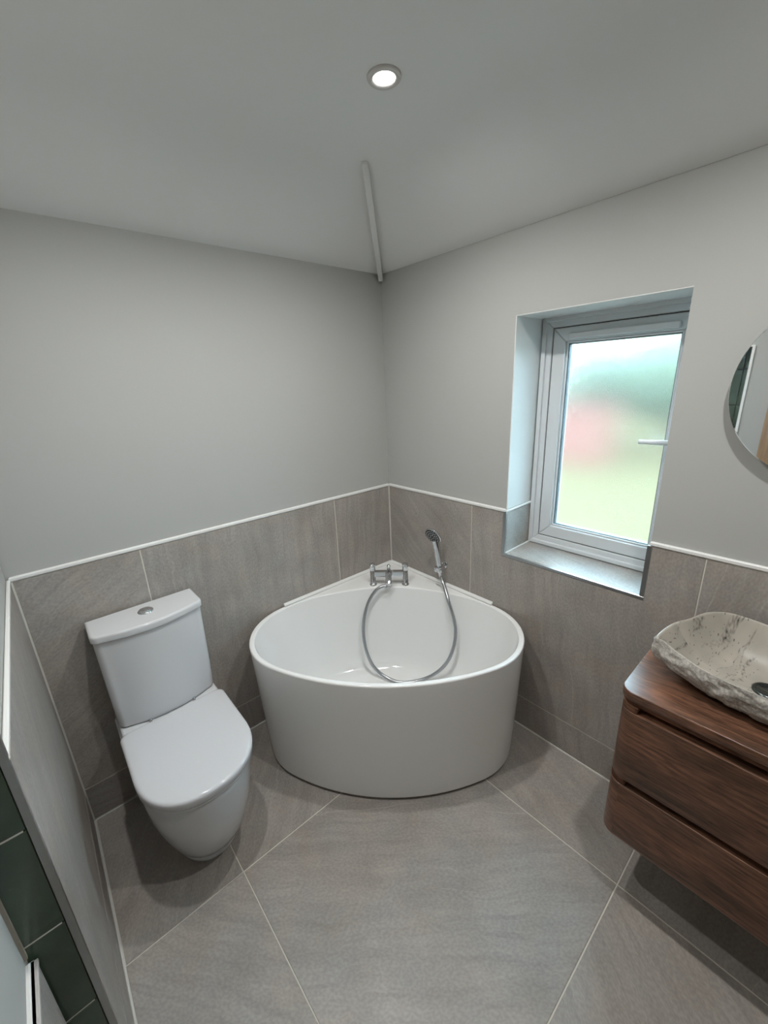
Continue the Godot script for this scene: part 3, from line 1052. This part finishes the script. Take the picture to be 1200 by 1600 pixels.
func build_toilet() -> void:
	var cx := -1.258
	var o := thing("toilet", "white close coupled toilet with closed seat lid", "toilet", Vector3(cx, 0, 0))
	var s := Soup.new()
	# foot, then the pan swelling towards the seat
	var rings: Array = []
	for q in [[0.0, 0.114, 0.453], [0.003, 0.117, 0.457], [0.015, 0.117, 0.457], [0.018, 0.114, 0.452], [0.0195, 0.108, 0.440], [0.0215, 0.112, 0.449], [0.025, 0.1145, 0.455], [0.04, 0.121, 0.470], [0.07, 0.132, 0.494], [0.12, 0.1455, 0.524], [0.19, 0.1575, 0.553], [0.26, 0.1655, 0.573], [0.33, 0.1700, 0.585], [0.375, 0.1715, 0.589], [0.392, 0.1715, 0.590], [0.398, 0.169, 0.587], [0.400, 0.160, 0.578]]:
		rings.append(d_shape(0, q[1], 0.006, q[2], 0.24 + 0.12 * q[0] / 0.4, 0, q[0], 0.02))
	s.loft(rings, 0, true, true, true)
	commit("pan", s, M.ceramic, o)
	# ledge that carries the cistern
	s = Soup.new()
	s.slab(rounded(Vector2(-0.165, 0.008), Vector2(0.165, 0.20), [0.015, 0.015, 0.03, 0.03]), 0.395, 0.432, 0.0, 0.008, 3)
	commit("ledge", s, M.ceramic, o)
	# cistern: bowed front
	var plan := func(hw: float, back: float, side: float, mid: float) -> PackedVector2Array:
		var p := PackedVector2Array()
		p.append(Vector2(-hw, back))
		p.append(Vector2(hw, back))
		var r := 0.028
		for i in 7:
			var a := PI / 2 * i / 6.0
			p.append(Vector2(hw - r + r * cos(a), side - r + r * sin(a)))
		for i in range(1, 16):
			var f := i / 16.0
			var x: float = lerpf(hw - r, -hw + r, f)
			p.append(Vector2(x, side + (mid - side) * (1.0 - pow(2.0 * f - 1.0, 2.0))))
		for i in 7:
			var a := PI / 2 + PI / 2 * i / 6.0
			p.append(Vector2(-hw + r + r * cos(a), side - r + r * sin(a)))
		return p
	rings = []
	for q in [[0.433, 0.152, 0.140], [0.4345, 0.158, 0.147], [0.438, 0.162, 0.150], [0.445, 0.164, 0.151], [0.55, 0.1665, 0.151], [0.70, 0.1690, 0.151], [0.784, 0.1705, 0.151]]:
		var row := PackedVector3Array()
		for v in plan.call(q[1], 0.018, q[2], q[2] + 0.028):
			row.append(Vector3(v.x, q[0], v.y))
		rings.append(row)
	s = Soup.new()
	s.loft(rings)
	commit("cistern", s, M.ceramic, o)
	s = Soup.new()
	s.slab(plan.call(0.1755, 0.014, 0.157, 0.186), 0.786, 0.812, 0.003, 0.008, 4)
	commit("cistern_lid", s, M.ceramic, o)
	s = Soup.new()
	s.lathe(PackedVector2Array([Vector2(0.0255, 0.0), Vector2(0.0255, 0.002), Vector2(0.0235, 0.0045), Vector2(0.021, 0.005)]), 36, Transform3D(Basis(), Vector3(0, 0.8118, 0.088)))
	var button := commit("flush_button", s, M.chrome, o)
	for k in [0, 1]:
		s = Soup.new()
		var half := PackedVector2Array()
		for i in 17:
			var a: float = -PI / 2 + PI * i / 16.0 + PI * k
			half.append(Vector2(cos(a) * 0.0195 + (0.0006 if k == 0 else -0.0006), sin(a) * 0.0195))
		s.slab(half, 0.0, 0.0025 if k == 0 else 0.0035, 0.0, 0.001, 2, Transform3D(Basis(Vector3.UP, 0.5), Vector3(0, 0.8166, 0.088)))
		commit("button_half", s, M.chrome, button)
	# seat and lid
	s = Soup.new()
	rings = []
	for q in [[0.4005, -0.004], [0.402, -0.001], [0.410, -0.001], [0.4115, -0.004]]:
		rings.append(d_shape(0, 0.1735 + q[1], 0.190, 0.597 + q[1], 0.405, 0, q[0], 0.03))
	s.loft(rings)
	commit("seat", s, M.seat, o)
	s = Soup.new()
	rings = []
	for q in [[0.4125, -0.003], [0.4145, 0.0], [0.434, 0.0], [0.4385, -0.0018], [0.4415, -0.006], [0.4425, -0.012], [0.443, -0.03]]:
		rings.append(d_shape(0, 0.1755 + q[1], 0.182 - q[1], 0.600 + q[1], 0.405, 0, q[0], 0.026))
	s.loft(rings)
	commit("seat_lid", s, M.seat, o)
	for k in [-1.0, 1.0]:
		s = Soup.new()
		s.lathe(PackedVector2Array([Vector2(0.006, 0.0), Vector2(0.006, 0.009), Vector2(0.004, 0.011)]), 20, Transform3D(Basis(), Vector3(0.075 * k, 0.4325, 0.176 - 0.004)))
		commit("hinge", s, M.chrome, o)


# ------------------------------------------------------------------ vanity
func wood_uv(v: Vector3, n: Vector3) -> Vector2:
	if absf(n.y) > 0.7:
		return Vector2(v.z * 0.95, v.x * 1.5 + 0.13)
	if absf(n.z) > 0.85:
		return Vector2(v.x * 0.95 + 0.2, v.y * 1.5)
	return Vector2(v.z * 0.95 + 0.31, v.y * 1.55 + 0.4)


func build_vanity() -> void:
	var z0 := 1.352
	var z1 := 1.888
	var xf := -0.405
	var o := thing("vanity_unit", "wall hung walnut vanity unit with two handleless drawers", "vanity unit")
	var r := 0.034
	var s := Soup.new()
	s.slab(rounded(Vector2(xf, z0), Vector2(-0.001, z1), [r, 0, 0, r], 8), 0.727, 0.752, 0.0015, 0.0022, 2)
	commit("worktop", s, M.wood, o, wood_uv)
	var spans := [[0.468, 0.693], [0.243, 0.446]]
	for k in 2:
		s = Soup.new()
		s.slab(rounded(Vector2(xf - 0.002, z0 + 0.004), Vector2(-0.03, z1 - 0.004), [r + 0.004, 0, 0, r + 0.004], 8), spans[k][0], spans[k][1], 0.0015 if k == 0 else 0.016, 0.0015, 4)
		commit("drawer", s, M.wood, o, func(v, n): return wood_uv(v, n) + Vector2(0.37 * k, 0.31 * k))
	# finger rails set back in the gaps, closed at the ends
		s = Soup.new()
	s.slab(rounded(Vector2(xf + 0.007, z0 + 0.008), Vector2(-0.03, z1 - 0.008), [0.028, 0, 0, 0.028], 6), 0.7105, 0.7268, 0.001, 0.0, 1)
	commit("top_rail", s, M.wood_matt, o, wood_uv)
	for y in [[0.6932, 0.7103], [0.4462, 0.4678]]:
		s = Soup.new()
		s.slab(rounded(Vector2(xf + 0.07, z0 + 0.012), Vector2(-0.03, z1 - 0.012), [0.012, 0, 0, 0.012], 4), y[0], y[1], 0, 0, 1)
		commit("finger_rail", s, M.wood_matt, o, wood_uv)
		for e in 2:
			s = Soup.new()
			var lo := z0 + 0.0045 if e == 0 else z1 - 0.0485
			s.slab(rounded(Vector2(xf + 0.001, lo), Vector2(-0.03, lo + 0.044), [0.034 if e == 0 else 0.0, 0, 0, 0.034 if e == 1 else 0.0], 8), y[0], y[1], 0, 0, 1)
			commit("end_block", s, M.wood_matt, o, wood_uv)
	s = Soup.new()
	s.rect_slab(Vector2(-0.03, z0 + 0.006), Vector2(-0.001, z1 - 0.006), 0.245, 0.7268)
	commit("back_panel", s, M.wood, o, wood_uv)


func build_basin() -> void:
	var o := thing("stone_basin", "rough hewn natural stone vessel basin with polished travertine bowl", "basin")
	var rim := closed_curve(PackedVector3Array([
		Vector3(-0.272, 0.862, 1.383), Vector3(-0.195, 0.872, 1.397), Vector3(-0.135, 0.875, 1.425), Vector3(-0.085, 0.884, 1.452), Vector3(-0.045, 0.884, 1.495), Vector3(-0.036, 0.880, 1.55),
		Vector3(-0.040, 0.874, 1.62), Vector3(-0.046, 0.868, 1.70), Vector3(-0.075, 0.862, 1.785), Vector3(-0.14, 0.86, 1.84), Vector3(-0.22, 0.855, 1.852), Vector3(-0.29, 0.85, 1.815),
		Vector3(-0.322, 0.846, 1.74), Vector3(-0.330, 0.842, 1.65), Vector3(-0.329, 0.842, 1.56), Vector3(-0.314, 0.843, 1.49), Vector3(-0.291, 0.850, 1.432), Vector3(-0.279, 0.857, 1.402)]), 160)
	var mid := Vector3.ZERO
	for v in rim:
		mid += v / rim.size()
	var base_y := 0.7525
	var hew := noise(71, 14.0, 4)
	var chip := noise(73, 45.0, 3)
	var n := rim.size()
	# one skin: from the base outside up to the lip
	var rings: Array = []
	var steps := 26
	for k in steps + 1:
		var f := float(k) / steps
		var row := PackedVector3Array()
		for i in n:
			var v := rim[i]
			var flat := Vector3(v.x - mid.x, 0, v.z - mid.z)
			# narrow foot, fullest part two thirds up, nearly plumb towards the lip
			var tip := pow(clampf((mid.z - v.z) / 0.235, 0.0, 1.0), 2.0)
			var swell := lerpf(lerpf(0.68, 0.46, tip), 1.0, pow(sin(minf(1.0, f * 1.35) * PI / 2), 0.75)) + 0.025 * sin(f * PI)
			var y := lerpf(base_y, v.y - 0.002, pow(f, 1.15))
			var q := Vector3(mid.x, y, mid.z) + flat * swell
			var out := flat.normalized()
			var rough := hew.get_noise_3d(q.x, q.y * 1.6, q.z) * 0.012 + chip.get_noise_3d(q.x, q.y, q.z) * 0.006
			var strength := smoothstep(0.0, 0.12, f) * (1.0 - smoothstep(0.93, 1.0, f))
			row.append(q + out * rough * strength)
		rings.append(row)
	var s := Soup.new()
	s.loft(rings, 0, true, false, true)
	# the lip ring leaves the skin open where the polished bowl begins
	commit("outer_stone", s, M.hewn, o)
	rings = []
	for e in [[1.0, -0.002], [0.996, -0.0002], [0.985, 0.0], [0.972, -0.0015], [0.962, -0.004], [0.94, -0.010], [0.90, -0.021], [0.84, -0.036], [0.76, -0.052], [0.66, -0.066], [0.54, -0.077], [0.40, -0.084], [0.24, -0.088], [0.10, -0.090], [0.02, -0.0905]]:
		var row := PackedVector3Array()
		var f: float = (e[1] / -0.0905)
		for i in n:
			var v := rim[i]
			var flat := Vector3(v.x - mid.x, 0, v.z - mid.z)
			var y: float = lerpf(v.y, mid.y, minf(1.0, f * 1.3)) + e[1]
			row.append(Vector3(mid.x, y, mid.z) + flat * e[0])
		rings.append(row)
	s = Soup.new()
	var c: PackedVector3Array = rings[-1]
	var centre := Vector3.ZERO
	for v in c:
		centre += v / n
	for k in rings.size() - 1:
		for i in n:
			var j := (i + 1) % n
			s.quad(rings[k][i], rings[k + 1][i], rings[k + 1][j], rings[k][j], 0)
	for i in n:
		s.tri(c[i], centre, c[(i + 1) % n], 0)
	# the bowl is seen from above: its front faces look up and inwards
	var probe := (s.p[s.p.size() - 1] - s.p[s.p.size() - 3]).cross(s.p[s.p.size() - 2] - s.p[s.p.size() - 3])
	if probe.y < 0.0:
		for k in s.g.size():
			var b := s.p[k * 3 + 1]
			s.p[k * 3 + 1] = s.p[k * 3 + 2]
			s.p[k * 3 + 2] = b
	commit("bowl", s, M.travertine, o, func(v, _n): return Vector2(v.x * 1.9 + v.z * 0.25, v.z * 1.9 - v.x * 0.35))
	s = Soup.new()
	s.lathe(PackedVector2Array([Vector2(0.033, 0.0), Vector2(0.033, 0.004), Vector2(0.030, 0.007), Vector2(0.022, 0.008), Vector2(0.0215, 0.0065), Vector2(0.002, 0.0085)]), 36, Transform3D(Basis(), centre + Vector3(0, 0.001, 0)))
	commit("drain", s, M.drain, o)


func build_mirror() -> void:
	var at := Vector3(0.0, 1.5, 1.614)
	var o := thing("round_mirror", "frameless round mirror on the white wall above the basin", "mirror", at)
	var r := 0.224
	var t := Transform3D(Basis(Vector3(0, 0, 1), Vector3(-1, 0, 0), Vector3(0, 1, 0)), Vector3.ZERO)
	var s := Soup.new()
	s.lathe(PackedVector2Array([Vector2(r * 0.86, -0.008), Vector2(r * 0.86, 0.0185)]), 72, t, -1)
	commit("backing", s, M.mirror_edge, o)
	s = Soup.new()
	s.lathe(PackedVector2Array([Vector2(r, 0.0187), Vector2(r, 0.0225)]), 96, t, -1)
	commit("edge", s, M.mirror_edge, o)
	s = Soup.new()
	s.lathe(PackedVector2Array([Vector2(r, 0.0226), Vector2(r, 0.0232), Vector2(r - 0.0012, 0.0238)]), 96, t, -1)
	commit("glass", s, M.mirror, o)


func build_outside() -> void:
	var s := Soup.new()
	s.box(Vector3(20.4, -0.35, 0), Vector3(40, 0.2, 60))
	structure(commit("ground", s, M.lawn), "green lawn blurred behind the obscure glass")
	var w := thing("garden_wall", "red brick garden wall blurred behind the obscure glass", "garden wall")
	s = Soup.new()
	s.box(Vector3(7.2, 0.35, -3.2), Vector3(0.22, 1.2, 3.4), 0.01)
	commit("wall_body", s, M.brick, w)
	s = Soup.new()
	s.box(Vector3(7.2, 0.98, -3.2), Vector3(0.3, 0.06, 3.46), 0.01)
	commit("coping", s, M.brick, w)
	var lump := noise(81, 0.6, 3)
	var spots := [Vector3(9.5, -0.25, -1.2), Vector3(11.0, -0.25, -6.6), Vector3(11.5, -0.25, -3.9), Vector3(9.0, -0.25, 1.6), Vector3(10.0, -0.25, -9.6), Vector3(8.5, -0.25, 4.4)]
	var told := ["round green tree standing clear of the garden wall, blurred by the glass", "green tree behind the far end of the brick wall, blurred by the glass", "green tree behind the middle of the brick wall, blurred by the glass",
		"green tree beyond the lawn, second from the window wall, blurred by the glass", "last green tree of the row past the brick wall", "first green tree of the row beyond the lawn"]
	for k in 6:
		var at: Vector3 = spots[k]
		var o := thing("garden_tree", told[k], "tree", at, "trees outside the window")
		s = Soup.new()
		s.tube(PackedVector3Array([Vector3(0, 0, 0), Vector3(0.04, 0.8, 0.02), Vector3(0, 1.7, 0)]), func(i): return [0.14, 0.11, 0.08][i], 10)
		commit("trunk", s, M.bark, o)
		s = Soup.new()
		var rings: Array = []
		for i in 15:
			var a := PI * i / 14.0
			var row := PackedVector3Array()
			for j in 24:
				var b := TAU * j / 24
				var d := Vector3(sin(a) * cos(b), -cos(a), sin(a) * sin(b))
				row.append(Vector3(0, 1.55, 0) * 1.15 + d * (1.2 + 0.3 * lump.get_noise_3dv(d * 2.0 + Vector3(k * 9.0, 0, 0))))
			rings.append(row)
		s.loft(rings, 0, false, false)
		commit("crown", s, M.leaf, o)


# ------------------------------------------------------------------ the scene
const LAMP_COLOR := Color(1.0, 0.995, 0.985)
const LAMP_ENERGY := 0.78
const SKY_ENERGY := 38.0

func _ready() -> void:
	rng.seed = 7
	# camera
	var cam := Camera3D.new()
	cam.name = "camera"
	cam.fov = rad_to_deg(2.0 * atan(800.0 / 637.94))
	cam.near = 0.02
	cam.far = 200.0
	var yaw := 0.7099
	var pitch := -0.3053
	var roll := -0.0434
	var fw := Vector3(sin(yaw) * cos(pitch), sin(pitch), -cos(yaw) * cos(pitch))
	var right := fw.cross(Vector3.UP).normalized()
	var up := right.cross(fw)
	var r2 := right * cos(roll) + up * sin(roll)
	var u2 := up * cos(roll) - right * sin(roll)
	cam.transform = Transform3D(Basis(r2, u2, -fw), Vector3(-1.4448, 1.55, 1.6305))
	add_child(cam)
	cam.current = true
	# sky and exposure
	var sky_material := ProceduralSkyMaterial.new()
	sky_material.sky_top_color = Color(0.76, 0.91, 1.0)
	sky_material.sky_horizon_color = Color(0.66, 0.78, 0.86)
	sky_material.ground_bottom_color = Color(0.30, 0.34, 0.28)
	sky_material.ground_horizon_color = Color(0.55, 0.58, 0.55)
	sky_material.sky_energy_multiplier = 1.0
	sky_material.ground_energy_multiplier = 1.0
	var sky := Sky.new()
	sky.sky_material = sky_material
	var env := Environment.new()
	env.background_mode = Environment.BG_SKY
	env.sky = sky
	env.background_energy_multiplier = SKY_ENERGY
	env.tonemap_mode = Environment.TONE_MAPPER_LINEAR
	env.tonemap_exposure = 1.04
	env.sdfgi_enabled = true
	env.ssao_enabled = true
	env.ssil_enabled = true
	var sun := DirectionalLight3D.new()
	sun.name = "sun"
	sun.light_color = Color(1.0, 0.92, 0.80)
	sun.light_energy = 5.0
	sun.light_angular_distance = 0.5
	sun.sky_mode = DirectionalLight3D.SKY_MODE_LIGHT_ONLY
	sun.shadow_enabled = true
	add_child(sun)
	sun.look_at_from_position(Vector3.ZERO, Vector3(0.55, -0.75, -0.30))   # high behind the house: it lights the garden, not the window
	var we := WorldEnvironment.new()
	we.name = "world_environment"
	we.environment = env
	add_child(we)

	make_materials()
	M.lens = plain(Color8(250, 250, 248), 0.4)
	M.lens.emission_enabled = true
	M.lens.emission = LAMP_COLOR
	M.lens.emission_energy_multiplier = 4.0

	build_floor()
	build_walls()
	build_ceiling()
	build_window()
	downlight(Vector3(-0.622, FLAT, 0.741), "round recessed downlight glowing on the white ceiling above the bath")
	downlight(Vector3(-0.610, FLAT, 1.580), "round recessed downlight on the ceiling in front of the mirror")
	downlight(Vector3(-1.205, FLAT, 0.735), "round recessed downlight on the ceiling above the toilet")
	build_bath()
	build_toilet()
	build_vanity()
	build_basin()
	build_tap()
	build_hand_shower()
	build_mirror()
	build_outside()
